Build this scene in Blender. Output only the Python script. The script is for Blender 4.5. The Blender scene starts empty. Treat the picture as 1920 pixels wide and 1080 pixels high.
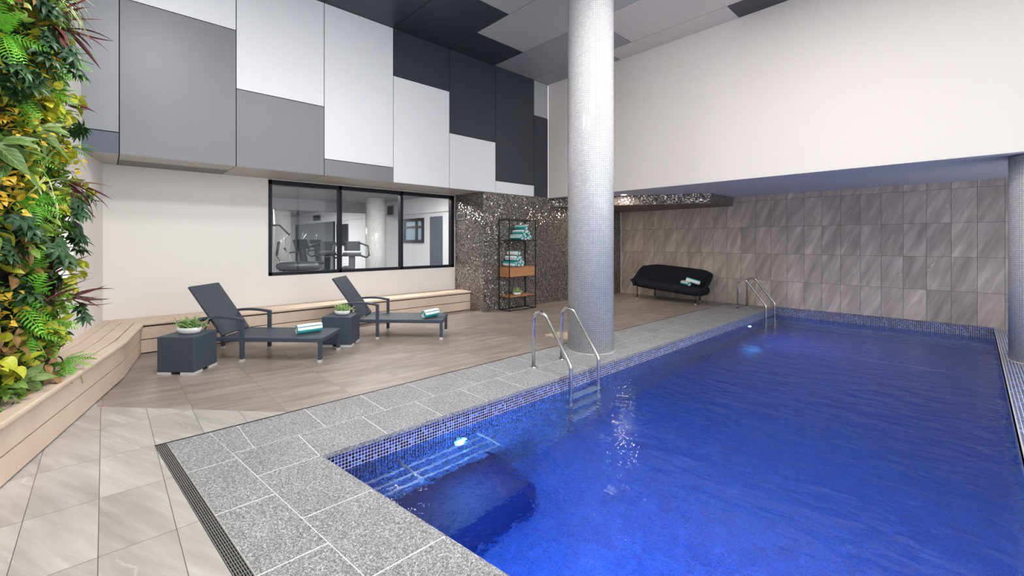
import bpy, bmesh, math, random
from math import sin, cos, pi, radians as R, atan2, sqrt
from mathutils import Vector, Matrix
random.seed(7)
S = bpy.context.scene
COL = S.collection

# ------------------------------------------------------------------ camera, world, lights, exposure
cam = bpy.data.cameras.new('camera')
camo = bpy.data.objects.new('camera', cam)
COL.objects.link(camo)
camo.location = (0, 0, 1.4573)
camo.rotation_euler = (pi/2, 0, 0.857646)
cam.sensor_width = 36
cam.lens = 807.06/1920*36
cam.shift_x = (960-892.67)/1920
cam.shift_y = -(540-453.41)/1920
cam.clip_start = .05
S.camera = camo
S.view_settings.view_transform = 'Standard'
S.view_settings.look = 'None'
S.view_settings.gamma = 1
S.view_settings.use_curve_mapping = False
S.view_settings.exposure = 0.0

W = bpy.data.worlds.new('daylight')
S.world = W
W.use_nodes = True
wn = W.node_tree.nodes
bg = wn['Background']
bg.inputs[0].default_value = (0.92, 0.955, 1.0, 1)
bg.inputs[1].default_value = 2.75

def area(name, loc, rot, sx, sy, power, col, spread=None):
    l = bpy.data.lights.new(name, 'AREA')
    l.shape = 'RECTANGLE'; l.size = sx; l.size_y = sy; l.energy = power; l.color = col
    if spread: l.spread = spread
    o = bpy.data.objects.new(name, l); COL.objects.link(o)
    o.location = loc; o.rotation_euler = rot
    return o
def portal(name, loc, rot, sx, sy):
    o = area(name, loc, rot, sx, sy, 10, (1, 1, 1)); o.data.cycles.is_portal = True
# ceiling panels added out of view to brighten the floor and room
CEIL = [(-3.2, .6), (-1.4, .9), (-1.5, 3.0), (-1.2, 4.9)]
for x_, y_ in CEIL: area('ceiling_lamp_light', (x_, y_, 5.165), (0, 0, 0), .9, .9, 96, (1.0, .975, .945))
DOWN = [(-6.25, 9.2, 2.291), (-5.12, 8.80, 2.503)]  # the one under the bulkhead is added as a warm wash
for x_, y_, z_ in DOWN: area('downlight_light', (x_, y_, z_-.006), (0, 0, 0), .12, .12, 13, (1.0, .86, .72))
portal('window_portal', (2.47, 4.2, 2.6), (0, R(90), 0), 5.0, 14.0)

# ------------------------------------------------------------------ materials
def lin(c):
    return tuple(((v/255)/12.92 if v/255 <= .04045 else ((v/255+.055)/1.055)**2.4) for v in c) + (1,)
class NT:
    def __init__(s, name):
        s.m = bpy.data.materials.new(name); s.m.use_nodes = True
        s.t = s.m.node_tree; s.n = s.t.nodes; s.l = s.t.links
        s.b = s.n['Principled BSDF']; s.out = s.n['Material Output']
    def new(s, typ, **k):
        nd = s.n.new(typ)
        for a, v in k.items(): setattr(nd, a, v)
        return nd
    def put(s, sock, v):
        if hasattr(v, 'is_output') or isinstance(v, bpy.types.NodeSocket): s.l.new(v, sock)
        elif v is not None: sock.default_value = v
    def math(s, op, a, b=None, c=None):
        nd = s.new('ShaderNodeMath', operation=op)
        s.put(nd.inputs[0], a)
        if b is not None: s.put(nd.inputs[1], b)
        if c is not None: s.put(nd.inputs[2], c)
        return nd.outputs[0]
    def vmath(s, op, a, b=None):
        nd = s.new('ShaderNodeVectorMath', operation=op)
        s.put(nd.inputs[0], a)
        if b is not None: s.put(nd.inputs[1], b)
        return nd.outputs[0]
    def comb(s, x, y, z=0.0):
        nd = s.new('ShaderNodeCombineXYZ')
        s.put(nd.inputs[0], x); s.put(nd.inputs[1], y); s.put(nd.inputs[2], z)
        return nd.outputs[0]
    def sep(s, v):
        nd = s.new('ShaderNodeSeparateXYZ'); s.put(nd.inputs[0], v); return nd.outputs
    def uv(s):
        return s.new('ShaderNodeTexCoord').outputs['UV']
    def obj(s):
        return s.new('ShaderNodeTexCoord').outputs['Object']
    def noise(s, vec, scale, detail=3, rough=.5, dim='3D'):
        nd = s.new('ShaderNodeTexNoise', noise_dimensions=dim)
        s.put(nd.inputs['Vector'], vec); nd.inputs['Scale'].default_value = scale
        nd.inputs['Detail'].default_value = detail; nd.inputs['Roughness'].default_value = rough
        return nd.outputs['Fac']
    def white(s, vec):
        nd = s.new('ShaderNodeTexWhiteNoise', noise_dimensions='3D'); s.put(nd.inputs['Vector'], vec)
        return nd.outputs['Value'], nd.outputs['Color']
    def ramp(s, fac, stops, interp='LINEAR'):
        nd = s.new('ShaderNodeValToRGB'); s.put(nd.inputs[0], fac)
        cr = nd.color_ramp; cr.interpolation = interp
        while len(cr.elements) < len(stops): cr.elements.new(.5)
        for e, (p, c) in zip(cr.elements, stops): e.position = p; e.color = c if len(c) == 4 else lin(c)
        return nd.outputs[0]
    def mix(s, fac, a, b, blend='MIX'):
        nd = s.new('ShaderNodeMix', data_type='RGBA', blend_type=blend)
        s.put(nd.inputs['Factor'], fac); s.put(nd.inputs[6], a); s.put(nd.inputs[7], b)
        return nd.outputs[2]
    def bump(s, h, strength=.3, dist=.01):
        nd = s.new('ShaderNodeBump'); s.put(nd.inputs['Height'], h)
        nd.inputs['Strength'].default_value = strength; nd.inputs['Distance'].default_value = dist
        s.l.new(nd.outputs[0], s.b.inputs['Normal']); return nd.outputs[0]
    def grid(s, u, v, pu, pv, g):
        """tile grid: returns grout mask (1 on grout) and cell id vector"""
        a = s.math('DIVIDE', u, pu); b = s.math('DIVIDE', v, pv)
        fa = s.math('FRACT', a); fb = s.math('FRACT', b)
        da = s.math('MULTIPLY', s.math('MINIMUM', fa, s.math('SUBTRACT', 1.0, fa)), pu)
        db = s.math('MULTIPLY', s.math('MINIMUM', fb, s.math('SUBTRACT', 1.0, fb)), pv)
        m = s.math('LESS_THAN', s.math('MINIMUM', da, db), g/2)
        return m, s.comb(s.math('FLOOR', a), s.math('FLOOR', b), 0.0)
    def col(s, c): s.put(s.b.inputs['Base Color'], c)
    def set(s, rough=None, metal=None, spec=None):
        if rough is not None: s.put(s.b.inputs['Roughness'], rough)
        if metal is not None: s.put(s.b.inputs['Metallic'], metal)
        if spec is not None: s.put(s.b.inputs['Specular IOR Level'], spec)

def plain(name, c, rough=.5, metal=0, spec=.5, nz=.03, ns=3):
    n = NT(name); c = lin(c)
    f = n.noise(n.obj(), ns, 3)
    k = n.math('MULTIPLY_ADD', f, nz*2, 1-nz)
    n.col(n.mix(1.0, c, n.comb(k, k, k), 'MULTIPLY')); n.set(rough, metal, spec)
    return n.m
M = {}
M['plaster'] = plain('white_plaster', (226, 222, 217), .75, nz=.008)
M['beam'] = plain('warm_white_plaster', (234, 227, 220), .7, nz=.006)
M['lowceil'] = plain('painted_low_ceiling', (196, 199, 210), .7, nz=.01)
M['p_white'] = plain('white_cladding', (226, 227, 229), .38, nz=.008)
M['p_grey'] = plain('grey_cladding', (124, 123, 128), .38, nz=.02)
M['p_mid'] = plain('mid_grey_cladding', (138, 141, 146), .38, nz=.02)
M['p_dark'] = plain('charcoal_cladding', (52, 56, 66), .42, nz=.03)
M['p_slate'] = plain('slate_cladding', (84, 91, 104), .42, nz=.03)
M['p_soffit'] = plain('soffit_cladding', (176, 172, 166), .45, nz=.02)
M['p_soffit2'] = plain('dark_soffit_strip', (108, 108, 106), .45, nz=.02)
M['c_light'] = plain('pale_warm_cladding', (205, 199, 195), .45, nz=.02)
M['c_grey'] = plain('light_grey_cladding', (170, 173, 173), .45, nz=.02)
M['c_mid'] = plain('steel_grey_cladding', (146, 149, 154), .45, nz=.02)
M['gap'] = plain('dark_gap', (8, 8, 9), .9)
M['chrome'] = plain('brushed_steel', (206, 205, 203), .18, 1, nz=.02)
M['silver'] = plain('silver_foot', (214, 214, 214), .3, .35)
M['blackm'] = plain('black_metal', (30, 30, 32), .4)
M['frame'] = plain('window_frame_black', (24, 26, 33), .45, spec=.25)
M['ceramic'] = plain('white_ceramic', (232, 232, 230), .35)
M['soil'] = plain('dark_soil', (52, 44, 36), .9, nz=.2, ns=60)
M['sofa'] = plain('black_wool', (33, 36, 43), .9, spec=.2, nz=.1, ns=40)
M['gymwall'] = plain('gym_wall_paint', (205, 206, 210), .7)
M['gymceil'] = plain('gym_ceiling_paint', (150, 150, 152), .7)
M['gymfloor'] = plain('gym_rubber_floor', (110, 110, 114), .7)
M['gymblack'] = plain('gym_black_plastic', (34, 37, 44), .4)
M['gymgrey'] = plain('gym_grey_tube', (140, 143, 146), .4, .3)
M['screen'] = plain('dark_screen', (34, 38, 46), .45)
M['ventdark'] = plain('vent_dark', (50, 51, 54), .6)
M['red'] = plain('red_panel', (170, 60, 55), .5)
M['doorblue'] = plain('frosted_pane_blue', (150, 172, 190), .3)

def m_glass(name, tint=(1, 1, 1, 1), fac=1.0, ior=1.5):
    n = NT(name); n.n.remove(n.b)
    t = n.new('ShaderNodeBsdfTransparent'); t.inputs[0].default_value = tint
    g = n.new('ShaderNodeBsdfGlossy'); g.inputs['Roughness'].default_value = .0
    fr = n.new('ShaderNodeFresnel'); fr.inputs[0].default_value = ior
    mx = n.new('ShaderNodeMixShader')
    n.l.new(n.math('MULTIPLY', fr.outputs[0], fac), mx.inputs[0])
    n.l.new(t.outputs[0], mx.inputs[1]); n.l.new(g.outputs[0], mx.inputs[2]); n.l.new(mx.outputs[0], n.out.inputs[0])
    return n.m
M['glass'] = m_glass('clear_glass', (.94, .955, .97, 1), .55)
M['winglass'] = m_glass('daylight_glass', (1, 1, 1, 1), .6)

def m_mirror():
    n = NT('gym_mirror'); n.col(lin((176, 184, 188))); n.set(.04, .9); return n.m
M['mirror'] = m_mirror()

def m_stone(name, pu, pv, c1, c2, c3, ang, gcol=(98, 90, 84), g=.005, tone=.10, rough=.35, streak=(1.2, 9), mirror=False):
    n = NT(name); u = n.sep(n.uv())
    m, cid = n.grid(u[0], u[1], pu, pv, g)
    val, colr = n.white(cid)
    cr, sr = cos(ang), sin(ang)
    a = n.math('ADD', n.math('MULTIPLY', u[0], cr), n.math('MULTIPLY', u[1], sr))
    b = n.math('SUBTRACT', n.math('MULTIPLY', u[1], cr), n.math('MULTIPLY', u[0], sr))
    off = n.math('MULTIPLY', val, 37.0)
    p = n.comb(n.math('MULTIPLY', a, streak[0]), n.math('MULTIPLY', b, streak[1]), off)
    f = n.noise(p, 1.0, 6, .6)
    base = n.ramp(f, [(.30, c1), (.5, c2), (.72, c3)])
    # fine pale veins
    wv = n.noise(n.comb(n.math('MULTIPLY', a, 2.4), n.math('MULTIPLY', b, 2.4), off), 1.0, 4, .6)
    ph = n.math('FRACT', n.math('ADD', n.math('MULTIPLY_ADD', b, 2.3, n.math('MULTIPLY', wv, .85)), off))
    vein = n.math('SUBTRACT', 1.0, n.math('MULTIPLY', n.math('ABSOLUTE', n.math('SUBTRACT', ph, .5)), 42.0))
    msk = n.noise(n.comb(n.math('MULTIPLY', a, 1.5), n.math('MULTIPLY', b, 1.5), n.math('ADD', off, 9.0)), 1.0, 2, .5)
    msk = n.math('MULTIPLY', n.math('MAXIMUM', n.math('SUBTRACT', msk, .45), 0.0), 5.0)
    vein = n.math('MULTIPLY', n.math('MULTIPLY', n.math('MAXIMUM', vein, 0.0), n.math('MINIMUM', msk, 1.0)), .55)
    base = n.mix(vein, base, lin(tuple(min(255, x+26) for x in c3)))
    sp = n.noise(n.comb(u[0], u[1], 0.0), 260, 2, .7)
    k = n.math('ADD', n.math('MULTIPLY_ADD', val, tone*2, 1-tone), n.math('MULTIPLY', n.math('SUBTRACT', sp, .5), .25))
    base = n.mix(1.0, base, n.comb(k, k, k), 'MULTIPLY')
    base = n.mix(m, base, lin(gcol))
    n.col(base); n.set(rough, 0, .4)
    n.bump(n.math('SUBTRACT', 1.0, m), .4, .002)
    return n.m
M['tile_far'] = m_stone('floor_stone_far', .30, .60, (128, 117, 108), (146, 135, 127), (166, 156, 148), R(80), (112, 103, 96), .004, .07)
M['tile_near'] = m_stone('floor_stone_near', .60, .30, (154, 149, 145), (174, 169, 165), (195, 191, 188), R(24), (104, 97, 92), .004, .05)  # same stone as the far field; paler, cooler daylight put into its colour
M['tile_wall'] = m_stone('wall_stone_tile', .30, .60, (163, 151, 141), (188, 175, 165), (220, 208, 195), R(68), (92, 87, 84), .005, .13, .4, (1.3, 8))

def m_granite():
    n = NT('granite_coping'); o = n.obj()
    a = n.noise(o, 230, 2, .8); b = n.noise(o, 75, 2, .6); c = n.noise(o, 2.2, 4, .6)
    s1 = n.ramp(n.math('ADD', n.math('MULTIPLY', a, .7), n.math('MULTIPLY', b, .3)), [(.38, (44, 45, 48)), (.46, (122, 122, 124)), (.53, (143, 143, 146)), (.62, (214, 214, 214))])
    k = n.math('MULTIPLY_ADD', c, .5, .76)
    n.col(n.mix(1.0, s1, n.comb(k, k, k), 'MULTIPLY')); n.set(.6, 0, .4); n.bump(a, .15, .001)
    return n.m
M['granite'] = m_granite()
M['grout'] = plain('pale_grout', (214, 212, 210), .8)

def m_mosaic(name, pitch, grout, cols, gcol, rough=.15, cyl=0.0, tilt=0.0, metal=0.0, spec=.6, bumpk=.5, coat=0.0):
    n = NT(name)
    if cyl:
        o = n.sep(n.obj())
        u0 = n.math('MULTIPLY', n.math('ARCTAN2', o[1], o[0]), cyl); v0 = o[2]
    else:
        q = n.sep(n.uv()); u0, v0 = q[0], q[1]
    m, cid = n.grid(u0, v0, pitch, pitch, grout)
    val, colr = n.white(cid)
    st = [(i/len(cols), c) for i, c in enumerate(cols)]
    base = n.ramp(val, st, 'CONSTANT')
    n.col(n.mix(m, base, lin(gcol)))
    n.set(n.math('MULTIPLY_ADD', m, .7-rough, rough), metal, spec)
    if tilt:
        v = n.vmath('SUBTRACT', colr, (.5, .5, .5))
        v = n.vmath('MULTIPLY', v, (tilt, tilt, tilt))
        g = n.new('ShaderNodeNewGeometry')
        nn = n.vmath('NORMALIZE', n.vmath('ADD', g.outputs['Normal'], v))
        n.l.new(nn, n.b.inputs['Normal'])
    else:
        n.bump(n.math('SUBTRACT', 1.0, m), bumpk, .0015)
    return n.m
blues = [(20, 26, 70), (34, 46, 110), (16, 20, 56), (64, 90, 160), (38, 52, 122), (24, 34, 92), (92, 116, 184), (44, 48, 124)]
M['poolmos'] = m_mosaic('pool_mosaic', .025, .0032, blues, (226, 226, 230), .2, bumpk=.2)
M['pooldeep'] = m_mosaic('pool_floor_mosaic', .025, .003, [(34, 66, 140), (52, 92, 176), (42, 80, 160), (66, 104, 190), (70, 70, 150), (48, 86, 168)], (92, 126, 196), .25)
M['colmos'] = m_mosaic('white_column_mosaic', .0251, .003, [(206, 207, 208), (199, 200, 203), (212, 212, 211), (202, 203, 206)], (92, 94, 98), .12, cyl=.303, tilt=.05)
M['gymmos'] = m_mosaic('gym_column_mosaic', .03, .003, [(222, 224, 222), (214, 216, 214), (228, 228, 226)], (140, 142, 140), .12, cyl=.29, tilt=.06)
M['darkmos'] = m_mosaic('pewter_mosaic', .022, .003, [(158, 150, 145), (122, 116, 113), (196, 190, 187), (96, 91, 89), (150, 139, 132), (126, 120, 117), (176, 168, 163), (104, 98, 95)], (96, 90, 86), .13, tilt=.42, metal=.65)  # the palest tile tones put sparkle into the colour

def m_water():
    n = NT('pool_water'); n.n.remove(n.b)
    o = n.sep(n.obj())
    v1 = n.comb(n.math('MULTIPLY', o[0], 1.0), n.math('MULTIPLY', o[1], 1.5), 0.0)
    a = n.noise(v1, 3.2, 2, .5); b = n.noise(n.comb(o[0], n.math('MULTIPLY', o[1], 1.2), 4.0), 11, 2, .5)
    c = n.noise(n.comb(o[0], n.math('MULTIPLY', o[1], 1.1), 9.0), 34, 2, .5)
    h = n.math('ADD', n.math('ADD', a, n.math('MULTIPLY', b, .3)), n.math('MULTIPLY', c, .11))
    bp = n.new('ShaderNodeBump'); bp.inputs['Strength'].default_value = 1.0; bp.inputs['Distance'].default_value = .018
    n.l.new(h, bp.inputs['Height'])
    rf = n.new('ShaderNodeBsdfRefraction'); rf.inputs['IOR'].default_value = 1.33; rf.inputs['Roughness'].default_value = 0
    rf.inputs['Color'].default_value = (.80, .90, 1, 1)
    gl = n.new('ShaderNodeBsdfGlossy'); gl.inputs['Roughness'].default_value = .0
    fr = n.new('ShaderNodeFresnel'); fr.inputs[0].default_value = 1.33
    mx = n.new('ShaderNodeMixShader')
    for k_ in (rf, gl, fr): n.l.new(bp.outputs[0], k_.inputs['Normal'])
    n.l.new(fr.outputs[0], mx.inputs[0]); n.l.new(rf.outputs[0], mx.inputs[1]); n.l.new(gl.outputs[0], mx.inputs[2])
    n.l.new(mx.outputs[0], n.out.inputs[0])
    return n.m
M['water'] = m_water()

def m_bench():
    n = NT('pale_timber_composite'); o = n.obj()
    a = n.noise(o, 3, 3); b = n.noise(n.vmath('MULTIPLY', o, (8, 8, 60)), 4, 3)
    f = n.math('ADD', n.math('MULTIPLY', a, .5), n.math('MULTIPLY', b, .5))
    n.col(n.ramp(f, [(.3, (204, 181, 161)), (.7, (222, 202, 184))])); n.set(.55, 0, .3); n.bump(b, .1, .001)
    return n.m
M['bench'] = m_bench()
def m_wood():
    n = NT('oak_veneer'); o = n.obj()
    b = n.noise(n.vmath('MULTIPLY', o, (1, 1.2, 14)), 9, 4)
    n.col(n.ramp(b, [(.3, (158, 104, 66)), (.7, (198, 146, 104))])); n.set(.5, 0, .3)
    return n.m
M['wood'] = m_wood()
def m_wicker():
    n = NT('charcoal_wicker'); u = n.sep(n.uv())
    a = n.math('MULTIPLY', u[0], 2*pi/.012); b = n.math('MULTIPLY', u[1], 2*pi/.008)
    w = n.math('MULTIPLY', n.math('SINE', a), n.math('SINE', b))
    w2 = n.math('MULTIPLY_ADD', w, .5, .5)
    n.col(n.ramp(w2, [(.0, (38, 45, 55)), (.55, (62, 71, 83)), (1.0, (82, 91, 104))])); n.set(.5, 0, .4); n.bump(w2, .6, .002)
    return n.m
M['wicker'] = m_wicker()
M['charcoal'] = plain('charcoal_mesh_fabric', (54, 60, 71), .7, nz=.06, ns=90)
def m_towel(off=0.0):
    n = NT('striped_towel'); u = n.sep(n.uv())
    f = n.math('FRACT', n.math('ADD', n.math('DIVIDE', u[0], .135), off))
    s = n.math('LESS_THAN', f, .5)
    k = n.noise(n.obj(), 260, 2)
    c = n.mix(s, lin((240, 244, 242)), lin((58, 172, 170)))
    kk = n.math('MULTIPLY_ADD', k, .25, .87)
    n.col(n.mix(1.0, c, n.comb(kk, kk, kk), 'MULTIPLY')); n.set(.95, 0, .1); n.bump(k, .6, .003)
    return n.m
M['towel'] = m_towel(.12)
def m_emit(name, c, s):
    n = NT(name); n.n.remove(n.b); e = n.new('ShaderNodeEmission'); e.inputs[0].default_value = c; e.inputs[1].default_value = s
    n.l.new(e.outputs[0], n.out.inputs[0]); return n.m
M['poollamp'] = m_emit('blue_pool_lamp', (.06, .42, 1, 1), 16)
M['lampwhite'] = m_emit('white_lamp_diffuser', (1, .96, .9, 1), 3)
M['gymlamp'] = m_emit('gym_ceiling_lamp', (1, .97, .92, 1), 42)
def m_leaf(name, c1, c2, vein=None, stripe=False):
    c1, c2 = (tuple(min(255, v*1.14) for v in c) for c in (c1, c2))
    n = NT(name)
    oi = n.new('ShaderNodeObjectInfo')
    f = n.noise(n.obj(), 24, 2)
    g = n.math('ADD', n.math('MULTIPLY', f, .6), n.math('MULTIPLY', oi.outputs['Random'], .45))
    c = n.ramp(g, [(.2, c1), (.8, c2)])
    if vein or stripe:
        u = n.sep(n.uv())
        d = n.math('ABSOLUTE', n.math('SUBTRACT', u[0], .5))
        if stripe: mk = n.math('GREATER_THAN', d, .3)
        else:
            v2 = n.math('FRACT', n.math('MULTIPLY', n.math('SUBTRACT', u[1], n.math('MULTIPLY', d, .5)), 7.0))
            mk = n.math('MAXIMUM', n.math('LESS_THAN', d, .03), n.math('LESS_THAN', v2, .12))
            mk = n.math('MULTIPLY', mk, .7)
        c = n.mix(mk, c, lin(vein))
    n.col(c); n.set(.42, 0, .4)
    n.put(n.b.inputs['Subsurface Weight'], 0.0)
    return n.m
M['lf_fern'] = m_leaf('fern_green', (58, 118, 34), (112, 178, 56))
M['lf_croton'] = m_leaf('yellow_green_leaf', (112, 128, 30), (176, 178, 52), (206, 196, 84))
M['lf_gold'] = m_leaf('golden_leaf', (138, 122, 30), (184, 152, 50))
M['lf_ivy'] = m_leaf('mid_green_leaf', (62, 98, 34), (118, 146, 56))
M['lf_dark'] = m_leaf('dark_green_leaf', (28, 54, 34), (58, 88, 52))
M['lf_spider'] = m_leaf('variegated_blade', (84, 108, 52), (120, 138, 70), (222, 218, 176), True)
M['lf_red'] = m_leaf('burgundy_blade', (58, 26, 32), (98, 50, 50))
M['lf_broad'] = m_leaf('veined_broad_leaf', (58, 88, 40), (98, 120, 60), (150, 168, 100))
M['lf_brown'] = m_leaf('bronze_leaf', (104, 78, 44), (146, 112, 66))
M['lf_pot'] = m_leaf('succulent_green', (92, 124, 66), (164, 190, 122))
M['backing'] = plain('dark_green_backing', (30, 38, 22), .9, nz=.3, ns=30)

# ------------------------------------------------------------------ mesh helpers
class MB:
    def __init__(s): s.v = []; s.f = []; s.mi = []; s.uv = {}; s.sm = []
    def face(s, pts, mi=0, uv=None, smooth=False):
        i = len(s.v); s.v += [tuple(p) for p in pts]
        s.f.append(tuple(range(i, i+len(pts)))); s.mi.append(mi); s.sm.append(smooth)
        if uv: s.uv[len(s.f)-1] = uv
    def prism(s, poly, z0, z1, mi=0, sides=None, top=None, bot=None):
        """poly counter-clockwise in xy"""
        n = len(poly)
        ar = sum(poly[i][0]*poly[(i+1) % n][1]-poly[(i+1) % n][0]*poly[i][1] for i in range(n))
        if ar < 0: poly = poly[::-1]
        i = len(s.v)
        s.v += [(x, y, z0) for x, y in poly]+[(x, y, z1) for x, y in poly]
        s.f.append(tuple(i+k for k in range(n))[::-1]); s.mi.append(mi if bot is None else bot); s.sm.append(False)
        s.f.append(tuple(i+n+k for k in range(n))); s.mi.append(mi if top is None else top); s.sm.append(False)
        for k in range(n):
            s.f.append((i+k, i+(k+1) % n, i+n+(k+1) % n, i+n+k)); s.mi.append(mi if sides is None else sides); s.sm.append(False)
    def box(s, x0, x1, y0, y1, z0, z1, mi=0):
        s.prism([(x0, y0), (x1, y0), (x1, y1), (x0, y1)], z0, z1, mi)
    def obox(s, c, size, rotz=0, mi=0, mat=None):
        """box centred at c, size (x,y,z), rotation"""
        mt = (mat if mat is not None else Matrix.Rotation(rotz, 3, 'Z'))
        i = len(s.v)
        for dz in (-.5, .5):
            for dx, dy in ((-.5, -.5), (.5, -.5), (.5, .5), (-.5, .5)):
                s.v.append(tuple(Vector(c)+mt @ Vector((dx*size[0], dy*size[1], dz*size[2]))))
        for q in ((3, 2, 1, 0), (4, 5, 6, 7), (0, 1, 5, 4), (1, 2, 6, 5), (2, 3, 7, 6), (3, 0, 4, 7)):
            s.f.append(tuple(i+k for k in q)); s.mi.append(mi); s.sm.append(False)
    def rings(s, rings, mi=0, cap=True, close=True, smooth=True, uvl=None):
        n = len(rings[0]); i = len(s.v)
        for r in rings: s.v += [tuple(p) for p in r]
        m = n if close else n-1
        for a in range(len(rings)-1):
            for b in range(m):
                s.f.append((i+a*n+b, i+a*n+(b+1) % n, i+(a+1)*n+(b+1) % n, i+(a+1)*n+b)); s.mi.append(mi); s.sm.append(smooth)
        if cap and close:
            s.f.append(tuple(i+b for b in range(n))[::-1]); s.mi.append(mi); s.sm.append(False)
            k = i+(len(rings)-1)*n
            s.f.append(tuple(k+b for b in range(n))); s.mi.append(mi); s.sm.append(False)
    def tube(s, pts, r, seg=10, mi=0, cap=True):
        pts = [Vector(p) for p in pts]; rs = r if isinstance(r, (list, tuple)) else [r]*len(pts)
        up = None; out = []
        for i, p in enumerate(pts):
            t = (pts[min(i+1, len(pts)-1)]-pts[max(i-1, 0)]).normalized()
            if up is None:
                a = Vector((0, 0, 1)) if abs(t.z) < .9 else Vector((1, 0, 0))
                up = t.cross(a).normalized()
            else: up = (up-t*up.dot(t)).normalized()
            w = t.cross(up)
            out.append([p+(up*cos(2*pi*k/seg)+w*sin(2*pi*k/seg))*rs[i] for k in range(seg)])
        s.rings(out, mi, cap)
    def rbar(s, pts, w, h, wdir, mi=0):
        """rectangular bar swept along pts; wdir fixed width direction"""
        pts = [Vector(p) for p in pts]; wd = Vector(wdir).normalized(); out = []
        for i, p in enumerate(pts):
            t = (pts[min(i+1, len(pts)-1)]-pts[max(i-1, 0)]).normalized()
            nn = t.cross(wd).normalized()
            out.append([p+wd*(w/2)*a+nn*(h/2)*b for a, b in ((-1, -1), (1, -1), (1, 1), (-1, 1))])
        s.rings(out, mi, True, True, False)
    def lathe(s, prof, c=(0, 0, 0), seg=24, mi=0, sx=1, sy=1):
        out = []
        for r, z in prof:
            out.append([(c[0]+r*sx*cos(2*pi*k/seg), c[1]+r*sy*sin(2*pi*k/seg), c[2]+z) for k in range(seg)])
        s.rings(out, mi, True)
    def build(s, name, mats, parent=None, bevel=0, loc=None, rotz=None, fixn=True):
        me = bpy.data.meshes.new(name)
        me.from_pydata(s.v, [], s.f)
        if not isinstance(mats, (list, tuple)): mats = [mats]
        for m in mats: me.materials.append(m)
        for p, mi, sm in zip(me.polygons, s.mi, s.sm): p.material_index = mi; p.use_smooth = sm
        ul = me.uv_layers.new(name='UVMap')
        for pi_, p in enumerate(me.polygons):
            c = s.uv.get(pi_)
            nx, ny, nz = (abs(q) for q in p.normal)
            for k, li in enumerate(p.loop_indices):
                if c: ul.data[li].uv = c[k]; continue
                x, y, z = me.vertices[me.loops[li].vertex_index].co
                if nz >= nx and nz >= ny: q = (x, y)
                elif nx >= ny: q = (y, z)
                else: q = (x, z)
                ul.data[li].uv = q
        me.update()
        o = bpy.data.objects.new(name, me); COL.objects.link(o)
        if parent: o.parent = parent
        if loc: o.location = loc
        if rotz is not None: o.rotation_euler = (0, 0, rotz)
        if bevel:
            b = o.modifiers.new('bevel', 'BEVEL'); b.width = bevel; b.segments = 2; b.limit_method = 'ANGLE'; b.angle_limit = R(40)
        return o
def tag(o, label, cat, group=None, kind=None):
    o['label'] = label; o['category'] = cat
    if group: o['group'] = group
    if kind: o['kind'] = kind
    return o
def thing(name, label, cat, loc=(0, 0, 0), rotz=0, group=None):
    o = bpy.data.objects.new(name, None); COL.objects.link(o)
    o.location = loc; o.rotation_euler = (0, 0, rotz); o.empty_display_size = .1
    return tag(o, label, cat, group)
def struct(o): o['kind'] = 'structure'; return o
def copy_tree(o, parent=None):
    c = o.copy(); COL.objects.link(c); c.parent = parent
    for ch in list(o.children): copy_tree(ch, c)
    return c
def plabel(o, t): o['label'] = t; return o

# ------------------------------------------------------------------ key dimensions
XW, XF, XD, XL, XR, XG = -7.60, -6.65, -3.81, -2.91, .226, 2.40
YB, YT, YD, ZC, ZL = 5.95, 11.265, 8.03, 5.20, 2.50
ZWAT = -.158
NP = lambda x: 1.11+(x+2.91)*.137          # near pool edge
NJ = lambda x: .655+(x+3.45)*.118          # lengthwise joint in the near coping
NG = lambda x: .345+(x+3.81)*.088          # inner edge of the grate
NG0 = lambda x: .275+(x+3.81)*.088         # outer edge of the grate
def FW(x):                                  # front window wall line
    return -.01-.1935*(x+7.6) if x < -6.05 else -.31-.285*(x+6.05)

# ------------------------------------------------------------------ floor
b = MB()
# stone floor, far field and near field meet on a mitre line y = x + 5.0
far_poly = [(XW, -.05), (-5.08, -.05), (XD-.026, 1.19), (XD-.026, YT), (XW, YT)]
b.face([(x, y, 0) for x, y in far_poly], 0, [(x+4.11+3, y+.01) for x, y in far_poly])
near_poly = [(-5.08, -.05), (-5.08, FW(-5.08)-.1), (XG, FW(XG)-.1), (XG, NG0(XG)), (XD, NG0(XD)), (XD-.026, NG0(XD)), (XD-.026, 1.19)]
b.face([(x, y, 0) for x, y in near_poly], 1, [(x+3.245+6, y+.32+3) for x, y in near_poly])
xq = [(XW, -.05), (XW, FW(XW)-.1), (-6.05, FW(-6.05)-.1), (-5.08, FW(-5.08)-.1), (-5.08, -.05)]
b.face([(x, y, 0) for x, y in xq], 1)
b.prism([(XW, -.05), (XW, FW(XW)-.1), (-6.05, FW(-6.05)-.1), (XG, FW(XG)-.1), (XG, NP(XG)), (XL-.01, NP(XL)-.01), (XL-.01, YT), (XW, YT)], -.15, -.062, 2)
struct(b.build('floor', [M['tile_far'], M['tile_near'], M['gap']]))
# thin recessed drain beside the coping
b = MB(); b.box(XD-.026, XD, NG0(XD)-.002, YT, -.061, -.003)
o = b.build('slot_drain', M['gap']); tag(o, 'thin dark slot drain running between the stone floor and the long granite coping', 'drain')

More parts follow.
